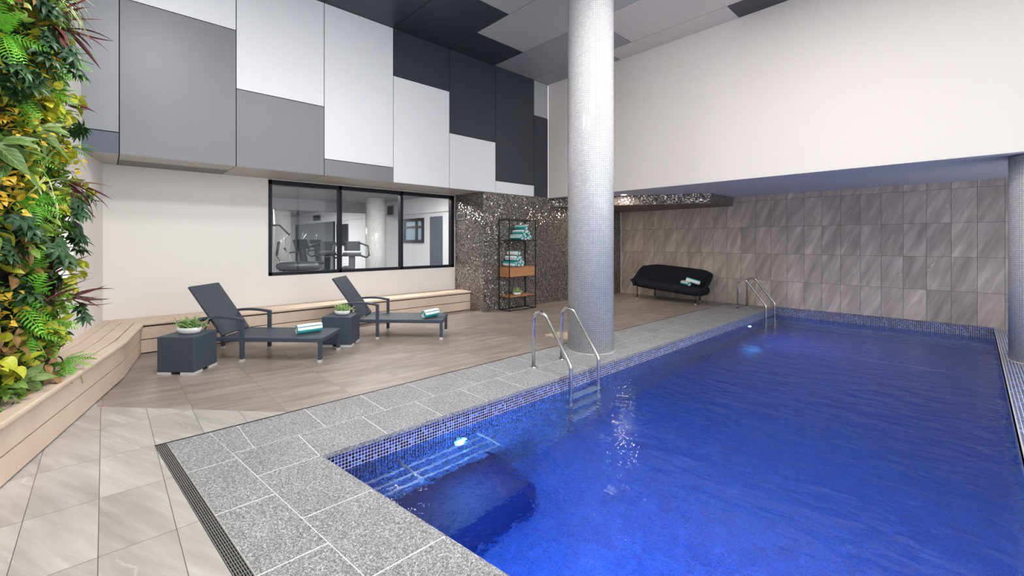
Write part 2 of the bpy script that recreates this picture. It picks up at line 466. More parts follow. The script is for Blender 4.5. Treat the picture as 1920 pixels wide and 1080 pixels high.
# coping slabs
slabs = []
w = .004
def slab(poly): slabs.append(poly)
ys = [NJ(XD)+.0, .80, 1.32, 1.84, 2.36, 2.87, 3.39]
while ys[-1] < YT: ys.append(ys[-1]+.517)
ys[-1] = YT
XJ = -3.33
def shrink(p, w=.0036):
    cx = sum(q[0] for q in p)/len(p); cy = sum(q[1] for q in p)/len(p)
    out = []
    for x, y in p:
        d = sqrt((x-cx)**2+(y-cy)**2); k = 1-w*1.4/d; out.append((cx+(x-cx)*k, cy+(y-cy)*k))
    return out
for i in range(len(ys)-1):
    y0, y1 = ys[i], ys[i+1]
    if i == 0: slab([(XD, NJ(XD)), (XJ, NJ(XJ)), (XJ, y1), (XD, y1)])
    else: slab([(XD, y0), (XJ, y0), (XJ, y1), (XD, y1)])
ys2 = [NP(XL)]
while ys2[-1] < YT: ys2.append(ys2[-1]+.517)
ys2[-1] = YT
for i in range(len(ys2)-1): slab([(XJ, ys2[i]), (XL+.012, ys2[i]), (XL+.012, ys2[i+1]), (XJ, ys2[i+1])])
slab([(XJ, NJ(XJ)), (XL, NJ(XL)), (XL, NP(XL)), (XJ, NP(XL))])
x = XL
while x < XG:
    x1 = min(x+.6, XG)
    slab([(x, NJ(x)), (x1, NJ(x1)), (x1, NP(x1)-.0+.012), (x, NP(x)+.012)]); x = x1
x = XD
k = 0
while x < XG:
    x1 = min(x+(.57 if k == 0 else .6), XG); k += 1
    slab([(x, NG(x)), (x1, NG(x1)), (x1, NJ(x1)), (x, NJ(x))]); x = x1
cop = thing('pool_coping', 'speckled grey granite coping slabs edging the pool on two sides', 'coping', (XL-.45, 3, 0))
b = MB()
for p in slabs: b.prism([(x-cop.location.x, y-cop.location.y) for x, y in shrink(p)], -.03, .003)
b.build('granite_slabs', M['granite'], cop)
b = MB()
for p in ([(XD, NG(XD)), (XG, NG(XG)), (XG, NP(XG)), (XL, NP(XL)), (XD, NP(XL))], [(XD, NP(XL)), (XL, NP(XL)), (XL, YT), (XD, YT)]):
    b.prism([(x-cop.location.x, y-cop.location.y) for x, y in p], -.06, .0022)
b.build('grout_bed', M['grout'], cop)

# drain grate along the near coping
gr = thing('drain_grate', 'long slotted steel drain grate along the outer edge of the near coping', 'grate', (XD, NG0(XD), 0))
ga = math.atan(.088); L = (XG-XD)/cos(ga); gr.rotation_euler = (0, 0, ga)
b = MB(); b.box(0, L, 0, .068, -.03, -.012); b.build('channel', M['gap'], gr)
b = MB()
for k in range(7):
    y = .002+k*.0104; b.box(0, L, y, y+.0042, -.012, .003)
x = .02
while x < L: b.box(x, x+.004, .002, .066, -.010, .001); x += .032
b.build('grille_bars', plain('grate_steel', (150, 148, 144), .4, .6), gr)

# ------------------------------------------------------------------ pool
pool = thing('swimming_pool', 'long rectangular indoor pool lined with small blue mosaic tiles', 'pool', (-1.3, 6, -1.3))
def pl(p): return [(x+1.3, y-6) for x, y in p]
b = MB()
inner = [(XL, NP(XL)), (XR, NP(XR)), (XR, YT), (XL, YT)]
zb, zt = -1.35+1.3, 0+1.3
for i in range(4):
    p, q = inner[i], inner[(i+1) % 4]
    p1, q1 = pl([p, q])
    L_ = sqrt((q[0]-p[0])**2+(q[1]-p[1])**2)
    zt2 = 1.3 - (.03 if i in (0, 3) else -.02 if i == 2 else 0)
    b.face([(q1[0], q1[1], zb), (p1[0], p1[1], zb), (p1[0], p1[1], zt2), (q1[0], q1[1], zt2)], 0, [(L_, zb-.0), (0, zb), (0, zt2), (L_, zt2)])
    if i in (0, 3): # hidden step behind the overhanging coping
        pass
ip = pl(inner)
b.face([(x, y, zb) for x, y in ip], 1)
b.build('basin', [M['poolmos'], M['pooldeep']], pool)
b = MB(); b.box(XR+1.3, XG+1.3, NP(XR)-6-.0, YT-6, 1.2, 1.3)
b.build('side_ledge', M['poolmos'], pool)
b = MB(); b.box(XR+1.3-.004, XR+1.3+.006, NP(XR)-6, YT-6, 1.296, 1.302); b.build('ledge_trim', M['silver'], pool)
b = MB(); b.box(XL+1.3+.002, -2.35+1.3, NP(XL)-6+.1, 2.66-6, .0, .42); b.build('underwater_seat', plain('navy_seat', (36, 34, 84), .6), pool)
wt = MB()
nx, ny = 2, 2
wt.face([(XL, NP(XL), ZWAT), (XR, NP(XR), ZWAT), (XR, YT, ZWAT), (XL, YT, ZWAT)])
o = wt.build('water', M['water']); tag(o, 'rippled deep blue water filling the pool', 'water', kind='stuff')

# underwater lamps on the long wall; the near end-wall pair is added fill
first = None
for (y, lab) in ((2.32, 'round glowing blue underwater lamp on the pool wall nearest the camera'), (9.6, 'round glowing blue underwater lamp on the pool wall by the far ladder')):
    t = thing('pool_lamp', lab, 'pool lamp', (XL, y, -.40))
    b = MB(); b.lathe([(.075, 0), (.075, .015), (.06, .022)], seg=20); rg = b.build('bezel', M['chrome'], t); rg.rotation_euler = (0, R(90), 0)
    b = MB(); b.lathe([(.058, .0), (.058, .02), (.03, .03)], seg=20); rg = b.build('lens', M['poollamp'], t); rg.rotation_euler = (0, R(90), 0); rg.location = (.004, 0, 0)
for (x_, lab) in ((-1.3, 'round underwater lamp in the near end wall of the pool, closer to the steel rails'), (-.2, 'round underwater lamp in the near end wall of the pool, closer to the side ledge')):
    t = thing('pool_lamp', lab, 'pool lamp', (x_, NP(x_)+.002, -.70))
    b = MB(); b.lathe([(.075, 0), (.075, .015), (.06, .022)], seg=20); rg = b.build('bezel', M['chrome'], t); rg.rotation_euler = (R(-90), 0, 0)
    b = MB(); b.lathe([(.058, .0), (.058, .02), (.03, .024)], seg=20); rg = b.build('lens', M['poollamp'], t); rg.rotation_euler = (R(-90), 0, 0)
def blue(name, loc, rot, p, sx=.12, sy=.12):
    o = area(name, loc, rot, sx, sy, p, (.08, .36, 1.0)); return o
for y in (2.32, 9.6): blue('pool_lamp_light', (XL+.036, y, -.40), (0, R(-90), 0), 12 if y < 5 else 22, .05, .05)
for x_ in (-1.3, -.2): blue('pool_lamp_light', (x_, NP(x_)+.035, -.7), (R(90), 0, 0), 60)  # added fill for the water, unseen on the near end wall

# underwater rails over the seat
t = thing('underwater_handrail', 'steel rails with cross bars under water in the near corner of the pool', 'handrail', (-2.7, 1.9, -.73))
dz = .73-.345
for i, (xa, ya) in enumerate(((-2.80, 2.53), (-2.70, 2.55), (-2.60, 2.50))):
    b = MB(); b.tube([(xa+2.7, 1.17-1.9, dz), (xa+2.7, ya-1.9, dz)], .011, 8); b.build('rail', M['silver'], t)
for y in (1.72, 2.50):
    b = MB(); b.tube([(XL+2.7+.005, y-1.9, dz+.02), (-2.57+2.7, y-1.9, dz)], .012, 8); b.build('cross_bar', M['silver'], t)

# ------------------------------------------------------------------ walls
# long wall with the gym window (opening y 2.05..5.9, z .90..2.49)
WY0, WY1, WZ0, WZ1 = 2.05, 5.92, .895, 2.485
b = MB()
b.box(XW-.18, XW, -.05, WY0, 0, ZL); b.box(XW-.18, XW, WY0, YB, 0, WZ0); b.box(XW-.18, XW, WY0, YB, WZ1, ZL+.02)
b.box(XW-.18, XW, WY1, YB, WZ0, WZ1)
struct(b.build('wall_left', M['plaster']))
# gym window
win = struct(thing('window_1', 'wide black framed three pane window looking into the gym', 'window', (XW, (WY0+WY1)/2, WZ0)))
b = MB(); oy = win.location.y; f = .055
def fb(y0, y1, z0, z1, x0=-.09, x1=.012): b.box(x0, x1, y0-oy, y1-oy, z0-WZ0, z1-WZ0)
fb(WY0, WY1, WZ0, WZ0+f); fb(WY0, WY1, WZ1-f-.02, WZ1); fb(WY0, WY0+f, WZ0, WZ1); fb(WY1-f-.03, WY1, WZ0, WZ1)
fb(3.25, 3.31, WZ0, WZ1); fb(4.545, 4.605, WZ0, WZ1)
b.build('window_frame', M['frame'], win, .003)
for (a, c) in ((WY0+f, 3.25), (3.31, 4.545), (4.605, WY1-f-.03)):
    b = MB(); b.face([(-.035, a-oy, f), (-.035, c-oy, f), (-.035, c-oy, WZ1-WZ0-f), (-.035, a-oy, WZ1-WZ0-f)]); b.build('pane', M['glass'], win)
b = MB(); fb(WY0+.0, WY1, WZ0-.0, WZ0+.0001); 

# pewter mosaic block
b = MB(); b.prism([(XW-.18, YB), (XF-.001, YB), (XF-.001, YT), (XW-.18, YT)], 0, ZL+.01)
struct(b.build('wall_mosaic', M['darkmos']))
# stone tile wall at the far end
b = MB(); b.face([(XF, YT, 0), (XG, YT, 0), (XG, YT, ZL+.03), (XF, YT, ZL+.03)][::1], 0,
                 [(XF-.340+9.0, .01), (XG-.340+9.0, .01), (XG-.340+9.0, ZL+.04), (XF-.340+9.0, ZL+.04)])
b.box(XF, XG, YT+.002, YT+.15, -1.4, ZL+.2)
struct(b.build('wall_far', M['tile_wall']))
# white upper wall over the pool and the low ceiling behind it
b = MB(); b.box(XF, XG+.2, YD, YD+.14, ZL, ZC+.1); struct(b.build('wall_upper', M['beam']))
b = MB(); b.box(XF, XG+.2, YD+.14, YT+.1, ZL+.012, ZL+.1); struct(b.build('ceiling_low', M['lowceil']))
b = MB(); b.box(XF, XG+.2, YD, YD+.14, ZL-.002, ZL+.001); struct(b.build('trim_1', M['lowceil']))
# dark mosaic bulkhead
b = MB(); b.prism([(XF+.002, 8.18), (-3.72, 9.93), (-3.72, YT-.002), (XF+.002, YT-.002)], 2.30, ZL+.01, 0, bot=1)
o = b.build('ceiling_bulkhead', [M['darkmos'], plain('brown_underside', (118, 104, 96), .6)]); struct(o)

# ------------------------------------------------------------------ facade cladding panels
gp = .011
def panels_x(b, y0, y1, z0, z1, mi): b.box(XF-.02, XF, y0+gp/2, y1-gp/2, z0+gp/2, z1-gp/2, mi)
ycol = [-.24, .14, 1.38, 2.61, 3.835, 5.07, 6.30, 7.525, YD-.002]
spec_ = [[(ZL, 2.757, 5), (2.757, 4.39, 2), (4.39, ZC, 2)], [(ZL, 4.37, 1), (4.37, ZC, 0)], [(ZL, 3.57, 1), (3.57, ZC, 0)], [(ZL, 2.757, 1), (2.757, ZC, 0)],
         [(ZL, 4.37, 0), (4.37, ZC, 3)], [(ZL, 3.57, 0), (3.57, ZC, 3)], [(ZL, 2.757, 0), (2.757, ZC, 3)], [(ZL, 4.385, 3), (4.385, ZC, 4)]]
b = MB()
for i, c in enumerate(spec_):
    for z0, z1, mi in c: panels_x(b, ycol[i], ycol[i+1], z0, z1, mi)
b.box(XF-.06, XF-.012, -.24, YD, ZL+.002, ZC, 6)
struct(b.build('wall_cladding', [M['p_white'], M['p_grey'], M['p_mid'], M['p_dark'], M['c_grey'], M['p_slate'], M['gap']]))
# soffit under the cladding
b = MB()
ys_ = [-.24, .14, 1.38, 2.61, 3.835, 5.07, YB]
for i in range(len(ys_)-1):
    y0, y1 = ys_[i]+gp/2, ys_[i+1]-gp/2
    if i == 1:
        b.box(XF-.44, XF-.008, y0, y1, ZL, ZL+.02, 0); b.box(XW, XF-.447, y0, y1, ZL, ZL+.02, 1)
    else: b.box(XW, XF-.008, y0, y1, ZL, ZL+.02, 0)
b.box(XW-.2, XF-.02, -.3, YB, ZL+.015, ZL+.06, 2)
struct(b.build('ceiling_soffit', [M['p_soffit'], M['p_soffit2'], M['gap']]))
# high ceiling panels
b = MB()
def cp(x0, x1, y0, y1, mi): b.box(x0+gp/2, x1-gp/2, y0+gp/2, y1-gp/2, ZC, ZC+.02, mi)
rows = [(-2.6, .14, [(-6.65, -3.9, 0), (-3.9, XG, 1)]), (.14, 1.38, [(-6.65, -4.2, 1), (-4.2, XG, 2)]), (1.38, 2.61, [(-6.65, -4.9, 0), (-4.9, XG, 1)]),
        (2.61, 3.83, [(-6.65, -4.6, 0), (-4.6, -2, 2), (-2, XG, 1)]),
        (3.83, 5.05, [(-6.65, -5.01, 0), (-5.01, -2.4, 1), (-2.4, XG, 2)]),
        (5.05, 6.275, [(-6.65, -5.82, 0), (-5.82, -2.5, 1), (-2.5, XG, 2)]),
        (6.275, 7.49, [(-6.65, -4.2, 3), (-4.2, -1.6, 2), (-1.6, XG, 0)]),
        (7.49, YD, [(-6.65, -4.75, 3), (-4.75, -2.56, 2), (-2.56, XG, 0)])]
for y0, y1, cs in rows:
    for x0, x1, mi in cs: cp(x0, x1, y0, y1, mi)
b.box(XF-.05, XG+.2, -2.8, YD+.1, ZC+.012, ZC+.08, 4)
struct(b.build('ceiling', [M['p_dark'], M['c_grey'], M['c_light'], M['c_mid'], M['gap']]))

# ------------------------------------------------------------------ front window wall (behind the living wall)
def seg(b, x0, x1, z0, z1, th=.14, mi=0):
    p = [(x0, FW(x0)), (x1, FW(x1)), (x1, FW(x1)-th), (x0, FW(x0)-th)]
    b.prism(p, z0, z1, mi)
b = MB()
xs = [-6.05+1.26*k for k in range(7)]; xs[-1] = XG
seg(b, XW-.1, -6.376, 0, ZC+.05)
for x0, x1 in [(-6.376, -6.05)]+[(xs[k], xs[k+1]) for k in range(len(xs)-1)]:
    seg(b, x0, x1, 0, 1.03); seg(b, x0, x1, 2.216, 3.89); seg(b, x0, x1, 5.12, ZC+.05)
struct(b.build('wall_front', M['plaster']))
wi = 2
for z0, z1 in ((1.03, 2.216), (3.89, 5.12)):
    for k, (x0, x1) in enumerate([(-6.376, -6.05)]+[(xs[k], xs[k+1]) for k in range(len(xs)-1)]):
        o = struct(thing('window_%d' % wi, 'daylight window in the front wall', 'window', ((x0+x1)/2, (FW(x0)+FW(x1))/2-.07, z0))); wi += 1
        for key in ('label', 'category'): del o[key]
        b = MB(); c = o.location
        def fr(xa, xb, za, zb):
            p = [(xa-c.x, FW(xa)-.05-c.y), (xb-c.x, FW(xb)-.05-c.y), (xb-c.x, FW(xb)-.09-c.y), (xa-c.x, FW(xa)-.09-c.y)]
            b.prism(p, za-z0, zb-z0)
        fr(x0, x1, z0, z0+.04); fr(x0, x1, z1-.04, z1)
        if k: fr(x0, x0+.04, z0, z1)
        fr(x1-.04, x1, z0, z1)
        b.build('window_frame', M['p_white'], o)
        b = MB(); b.face([(x0-c.x, FW(x0)-.07-c.y, 0), (x1-c.x, FW(x1)-.07-c.y, 0), (x1-c.x, FW(x1)-.07-c.y, z1-z0), (x0-c.x, FW(x0)-.07-c.y, z1-z0)])
        b.build('pane', M['winglass'], o)
# glazed wall on the right of the pool
yy = [FW(XG)]
while yy[-1] < YT-1: yy.append(yy[-1]+1.72)
yy[-1] = YT
for k in range(len(yy)-1):
    y0, y1 = yy[k], yy[k+1]
    top = ZC if y0 < YD-.3 else ZL
    o = struct(thing('window_%d' % wi, 'x', 'x', (XG+.03, (y0+y1)/2, 0))); wi += 1
    for key in ('label', 'category'): del o[key]
    b = MB(); h_ = (y1-y0)/2
    b.box(-.03, .03, -h_, -h_+.03, 0, top); b.box(-.03, .03, h_-.03, h_, 0, top)
    for z in (0, 2.45, top-.06): b.box(-.03, .03, -h_+.03, h_-.03, z, z+.06)
    b.build('window_frame', M['frame'], o)
    b = MB(); b.face([(0, -h_, .06), (0, h_, .06), (0, h_, top), (0, -h_, top)]); b.build('pane', M['winglass'], o)

# ------------------------------------------------------------------ mosaic columns
def column(x, y, ztop, label, mat, r=.303):
    t = thing('column', label, 'column', (x, y, 0))
    b = MB()
    out = []
    for z in (0, ztop*.5, ztop): out.append([(r*cos(2*pi*k/96), r*sin(2*pi*k/96), z) for k in range(96)])
    b.rings(out, 0, True); b.build('mosaic_shaft', mat, t)
    b = MB(); b.lathe([(r+.004, .0), (r+.004, .006)], seg=64); b.build('base_seal', M['grout'], t)
    return t
column(-3.405, 5.0, ZC, 'tall round column clad in white mosaic standing on the coping beside the near ladder', M['colmos'])
column(.583, 8.53, ZL, 'round white mosaic column at the right edge on the blue tiled ledge', M['colmos'])

# ------------------------------------------------------------------ timber bench along two walls
bench = thing('wall_bench', 'long pale timber bench running along the window wall and under the living wall', 'bench', (-7.05, .39, 0))
ox, oy = -7.05, .39
F1 = [(-7.05, YB), (-7.05, .386), (-5.93, .183), (-3.69, -.455), (XG-.05, -.455-.285*(XG-.05+3.69))]
def offs(poly, d):
    """offset open polyline towards the wall side (right-hand of travel = toward -x / -y)"""
    out = []
    n = len(poly)
    for i in range(n):
        def nrm(a, c):
            tx, ty = c[0]-a[0], c[1]-a[1]; l = sqrt(tx*tx+ty*ty); return (ty/l, -tx/l)
        if i == 0: nx_, ny_ = nrm(poly[0], poly[1]); k = 1
        elif i == n-1: nx_, ny_ = nrm(poly[-2], poly[-1]); k = 1
        else:
            a = nrm(poly[i-1], poly[i]); c = nrm(poly[i], poly[i+1])
            nx_, ny_ = a[0]+c[0], a[1]+c[1]; l = sqrt(nx_*nx_+ny_*ny_); nx_ /= l; ny_ /= l
            k = 1/(nx_*a[0]+ny_*a[1])
        out.append((poly[i][0]+nx_*d*k, poly[i][1]+ny_*d*k))
    return out
def strip(b, d0, d1, z0, z1, mi=0, rng=None):
    A = offs(F1, d0); B = offs(F1, d1)
    for i in range(len(A)-1):
        if rng and i not in rng: continue
        p = [A[i], A[i+1], B[i+1], B[i]]
        b.prism([(x-ox, y-oy) for x, y in p], z0, z1, mi)
ZB = .405
b = MB(); strip(b, -.012, .1, ZB-.040, ZB); b.build('front_nosing', M['bench'], bench, .012)
for d0, d1 in ((.108, .243), (.251, .383), (.391, .50)):
    b = MB(); strip(b, d0, d1, ZB-.03, ZB, rng=(0, 1, 2, 3) if d1 < .4 else (0, 1, 2)); b.build('seat_board', M['bench'], bench)
b = MB(); strip(b, .505, .545, ZB-.03, ZB, rng=(0,)); b.build('seat_board', M['bench'], bench)
b = MB(); strip(b, .02, .04, .19, ZB-.058); b.build('face_board', M['bench'], bench)
b = MB(); strip(b, .02, .04, .014, .178); b.build('face_board', M['bench'], bench)
b = MB(); strip(b, .045, .30, 0.0, ZB-.035); b.build('dark_core', M['gap'], bench)

# ------------------------------------------------------------------ floor mat beside column
b = MB(); b.box(-.22, .20, -.18, .20, 0, .008)
o = b.build('floor_mat', plain('beige_mat', (206, 188, 160), .8, nz=.08, ns=40), loc=(-4.16, 5.39, 0)); tag(o, 'small flat beige mat on the floor behind the column', 'mat')

# ------------------------------------------------------------------ pool ladders
def ladder(y0, y1, label):
    xf = -3.335
    t = thing('pool_ladder', label, 'pool ladder', (xf, (y0+y1)/2, 0))
    h = (y1-y0)/2
    for sgn in (-1, 1):
        pts = [(0, sgn*h, 0), (0, sgn*h, .52)]
        # top arch
        cx_, cz_, r_ = .105, .545, .105
        for k in range(1, 10):
            a = pi-(pi-R(38))*k/9.0
            pts.append((cx_+r_*cos(a), sgn*h, cz_+r_*sin(a)))
        pts += [(.50, sgn*h, .165), (.517, sgn*h, .135), (.523, sgn*h, .10), (.523, sgn*h, -1.15)]
        b = MB(); b.tube(pts, .0205, 14); rl = b.build('handrail', M['chrome'], t)
        b = MB(); b.lathe([(.045, 0), (.045, .006), (.03, .014)], c=(0, sgn*h, .003), seg=20); b.build('flange', M['chrome'], t)
    for z in (-.30, -.58, -.86):
        b = MB(); b.box(.47, .56, -h, h, z-.012, z+.012); b.build('tread', M['silver'], t, .004)
ladder(3.765, 4.284, 'curved steel pool ladder in front of the tall white column')
ladder(10.35, 10.94, 'curved steel pool ladder at the far corner beside the stone tiled wall')

# ------------------------------------------------------------------ loungers
def make_lounger():
    t = thing('sun_lounger', 'x', 'sun lounger')
    # local x along the body (foot end +), y across, z up
    W2 = .32
    b = MB()
    for s_ in (-1, 1): b.obox((.165, s_*(W2-.02), .27), (1.64, .045, .05))
    b.obox((.965, 0, .27), (.045, 2*W2-.04, .05)); b.obox((-.635, 0, .27), (.045, 2*W2-.04, .05)); b.obox((-.05, 0, .262), (.04, 2*W2-.04, .03))
    b.build('seat_frame', M['wicker'], t, .006)
    b = MB(); b.obox((.335, 0, .285), (1.22, 2*W2-.06, .014)); b.build('seat_panel', M['wicker'], t, .003)
    # backrest
    a = atan2(.90-.305, -.70+.27)
    Lb = sqrt(.595**2+.43**2)
    mt = Matrix.Rotation(-a, 3, 'Y')
    c = Vector((-.27, 0, .305))+mt @ Vector((Lb/2, 0, 0))
    b = MB(); b.obox(c, (Lb, 2*W2-.07, .028), mat=mt)
    bk = b.build('backrest', M['charcoal'], t, .006)
    for s_ in (-1, 1):
        b = MB(); b.tube([(-.46, s_*.2, .52), (-.60, s_*.2, .27)], .008, 8); b.build('support_strut', M['blackm'], t)
    for s_ in (-1, 1):
        y = s_*(W2-.0)
        b = MB()
        pts = [(-.55+.57*k/10, y, .495+.045*sin(pi*(.12+.78*k/10))) for k in range(11)]
        b.rbar(pts, .05, .03, (0, 1, 0)); b.build('armrest', M['wicker'], t, .004)
        for xx, zt_, nm in ((0.0, .51, 'leg'), (.957, .25, 'leg'), (-.64, .25, 'leg')):
            b = MB(); b.obox((xx, s_*(W2-.002 if xx == 0 else W2-.02), (zt_+.035)/2), (.043, .043, zt_-.035)); lg = b.build(nm, M['wicker'], t, .003)
            b = MB(); b.obox((xx, s_*(W2-.002 if xx == 0 else W2-.02), .018), (.045, .045, .036)); plabel(b.build('foot_cap', M['silver'], lg, .002), 'silver foot cap')
        b = MB(); b.rbar([(-.545, y, .505), (-.60, y, .42), (-.64, y-.02*s_, .27)], .03, .024, (0, 1, 0)); b.build('arm_brace', M['wicker'], t, .003)
    return t
LA = R(46.5)
l1 = make_lounger(); l1.location = (-6.04, 1.488, 0); l1.rotation_euler = (0, 0, LA)
l1['label'] = 'charcoal woven sun lounger nearer the camera, between the two side tables'
l2 = copy_tree(l1); l2.location = (-6.07, 3.317, 0)
l2['label'] = 'charcoal woven sun lounger closer to the shelving rack, its back behind the second side table'
for l in (l1, l2): l['group'] = 'sun loungers'

# side tables
def make_table():
    t = thing('side_table', 'x', 'side table'); s_ = .205
    b = MB(); b.box(-s_, s_, -s_, s_, .028, .415); b.build('cube_body', M['wicker'], t, .008)
    for sx in (-1, 1):
        for sy in (-1, 1):
            b = MB()
            x0, x1 = sorted((sx*s_, sx*(s_-.15))); y0, y1 = sorted((sy*s_, sy*(s_-.018))); b.box(x0, x1, y0, y1, 0, .028)
            x0, x1 = sorted((sx*s_, sx*(s_-.018))); y0, y1 = sorted((sy*(s_-.018), sy*(s_-.15))); b.box(x0, x1, y0, y1, 0, .028)
            plabel(b.build('foot', M['silver'], t), 'silver corner foot')
    return t
t1 = make_table(); t1.location = (-5.865, .729, 0); t1.rotation_euler = (0, 0, R(47.6)-0)
t1['label'] = 'charcoal wicker cube side table nearest the living wall'
t2 = copy_tree(t1); t2.location = (-5.93, 2.575, 0); t2['label'] = 'charcoal wicker cube side table between the two sun loungers'
for l in (t1, t2): l['group'] = 'side tables'

# potted plants
def leaf_pts(L_, w_, n=5, bend=.3, fold=.15, tip=1.0):
    """leaf along +x; returns grid rows (left, mid, right)"""
    rows_ = []
    for i in range(n+1):
        t = i/n; ww = w_*sin(pi*min(1, .08+t*.92)**.8)*(1 if t < 1 else 0)
        x_ = L_*t*cos(bend*t); z_ = -L_*t*sin(bend*t)
        rows_.append(((x_, -ww/2, z_+fold*ww), (x_, 0, z_), (x_, ww/2, z_+fold*ww)))
    return rows_
def add_leaf(b, mt, L_, w_, n=5, bend=.3, fold=.15, mi=0):
    rw = leaf_pts(L_, w_, n, bend, fold)
    for i in range(n):
        for j in range(2):
            q = [rw[i][j], rw[i][j+1], rw[i+1][j+1], rw[i+1][j]]
            uv = [(j*.5, i/n), (j*.5+.5, i/n), (j*.5+.5, (i+1)/n), (j*.5, (i+1)/n)]
            b.face([mt @ Vector(p) for p in q], mi, uv, True)
def rnd(a, b_): return random.uniform(a, b_)
def make_pot(label, loc, sc, rz, seed):
    random.seed(seed)
    t = thing('potted_plant', label, 'potted plant', loc, rz, 'potted succulents')
    t.scale = (sc, sc, sc)
    b = MB(); b.lathe([(.06, 0), (.075, .003), (.092, .018), (.1, .045), (.098, .068), (.088, .068), (.086, .05)], seg=32, sx=1.3, sy=.85)
    b.build('bowl', M['ceramic'], t)
    b = MB(); b.lathe([(.084, .05), (.084, .058)], seg=24, sx=1.3, sy=.85); b.build('soil', M['soil'], t)
    b = MB()
    for k in range(90):
        cx_, cy_ = rnd(-.085, .085), rnd(-.05, .05)
        up = Matrix.Translation((cx_, cy_, .055)) @ Matrix.Rotation(rnd(0, 2*pi), 4, 'Z') @ Matrix.Rotation(-R(rnd(30, 88)), 4, 'Y') @ Matrix.Rotation(rnd(-1, 1), 4, 'X')
        add_leaf(b, up, rnd(.07, .19), rnd(.012, .020), 5, rnd(-.3, .9), .3)
    for k in range(7):
        a_ = rnd(-.5, .5); x0 = .05+.03*rnd(-1, 1)
        d = Vector((cos(a_), sin(a_), .55))
        for m_ in range(12):
            p = Vector((x0, 0, .07))+d*(.012*m_)+Vector((0, 0, -.0006*m_*m_))
            mt = Matrix.Translation(p) @ Matrix.Rotation(a_+rnd(-2, 2), 4, 'Z') @ Matrix.Rotation(-R(rnd(10, 60)), 4, 'Y')
            add_leaf(b, mt, .03, .008, 3, .2, .2)
    b.build('leaves', M['lf_pot'], t)
    return t
make_pot('green succulent in a low white bowl on the side table nearest the living wall', (-5.86, .74, .415), 1.05, R(45), 1)
make_pot('green succulent in a low white bowl on the side table between the loungers', (-5.93, 2.59, .415), .86, R(45), 2)
make_pot('green succulent in a low white bowl on the lowest shelf of the rack', (-6.48, 6.78, .308), .82, R(90), 3)

# towels
def towel_mesh():
    b = MB(); n = 60; L_ = .32; th = .0085; turns = 3.2
    ri = [.010+(.056-.010)*(k/n) for k in range(n+1)]
    prof = []; s_ = 0; pu = []
    for k in range(n+1):
        a = 2*pi*turns*k/n; p = (ri[k]*cos(a), ri[k]*sin(a))
        if k: s_ += sqrt((p[0]-prof[-1][0])**2+(p[1]-prof[-1][1])**2)
        prof.append(p); pu.append(s_)
    sl = 6
    def P(k, o_, j):
        r_ = ri[k]+o_; a = 2*pi*turns*k/n
        x_ = -L_/2+L_*j/sl
        wob = .002*sin(9*a+j*2)
        e = .004 if j in (0, sl) else 0
        return (x_, (r_+wob-e)*cos(a), (r_+wob-e)*sin(a))
    for k in range(n):
        for j in range(sl):
            for o_ in (th, 0):
                q = [P(k, o_, j), P(k, o_, j+1), P(k+1, o_, j+1), P(k+1, o_, j)]
                uv = [(pu[k], j/sl), (pu[k], (j+1)/sl), (pu[k+1], (j+1)/sl), (pu[k+1], j/sl)]
                if o_ == 0: q = q[::-1]; uv = uv[::-1]
                b.face(q, 0, uv, True)
        for j in (0, sl):
            q = [P(k, 0, j), P(k, th, j), P(k+1, th, j), P(k+1, 0, j)]; uv = [(pu[k], 0), (pu[k], 0), (pu[k+1], 0), (pu[k+1], 0)]
            b.face(q, 0, uv)
    q = [P(n, 0, 0), P(n, th, 0), P(n, th, sl), P(n, 0, sl)]; b.face(q, 0, [(pu[n], 0)]*4)
    return b
tw0 = towel_mesh().build('rolled_towel', M['towel'])
tag(tw0, 'aqua and white striped rolled towel on the foot of the nearer sun lounger', 'towel', 'rolled striped towels')
RT = .0645
def towel(first, loc, rz, roll, label, sc=1.0):
    o = tw0 if first else tw0.copy()
    if not first: COL.objects.link(o)
    o.rotation_mode = 'XYZ'
    o.location = loc; o.rotation_euler = (roll, 0, rz); o.scale = (sc, sc, sc); o['label'] = label
    return o
towel(True, (-5.567, 1.99, .292+RT*.92), R(92), 1.25, 'aqua and white striped rolled towel on the foot of the nearer sun lounger', .98)
towel(False, (-5.512, 3.837, .292+RT*.92), R(103), 1.25, 'aqua and white striped rolled towel on the foot of the farther sun lounger', .98)
def pile(yc, z0, nm, ph):
    rr = RT*.98
    posn = ['left', 'middle', 'right']
    for row in range(3):
        for k in range(3-row):
            y = yc+(k-(2-row)/2)*2*rr; z = z0+rr+row*rr*1.732
            lab = {0: '%s towel of the bottom row in the towel pile %s' % (posn[k], nm), 1: '%s towel of the middle row in the towel pile %s' % ('left' if k == 0 else 'right', nm), 2: 'single striped towel topping the towel pile %s' % nm}[row]
            towel(False, (-6.485+rnd(-.01, .01), y, z), rnd(-.03, .03), ph+rnd(0, 6), lab, .97)['group'] = 'rolled towels on the rack'
random.seed(5)
pile(6.68, .925, 'on the wooden drawer box', 1)
pile(6.90, 1.492, 'on the upper metal shelf', 3)
towel(False, (-4.50, 10.50, .405+RT), R(-38), 1.0, 'striped rolled towel lying flat on the black sofa seat, under the other one', .95)
o = towel(False, (-4.36, 10.58, .40+RT*1.9), R(18), 2.5, 'striped rolled towel on the black sofa, resting across the other towel', .95); o.rotation_euler[1] = R(16)

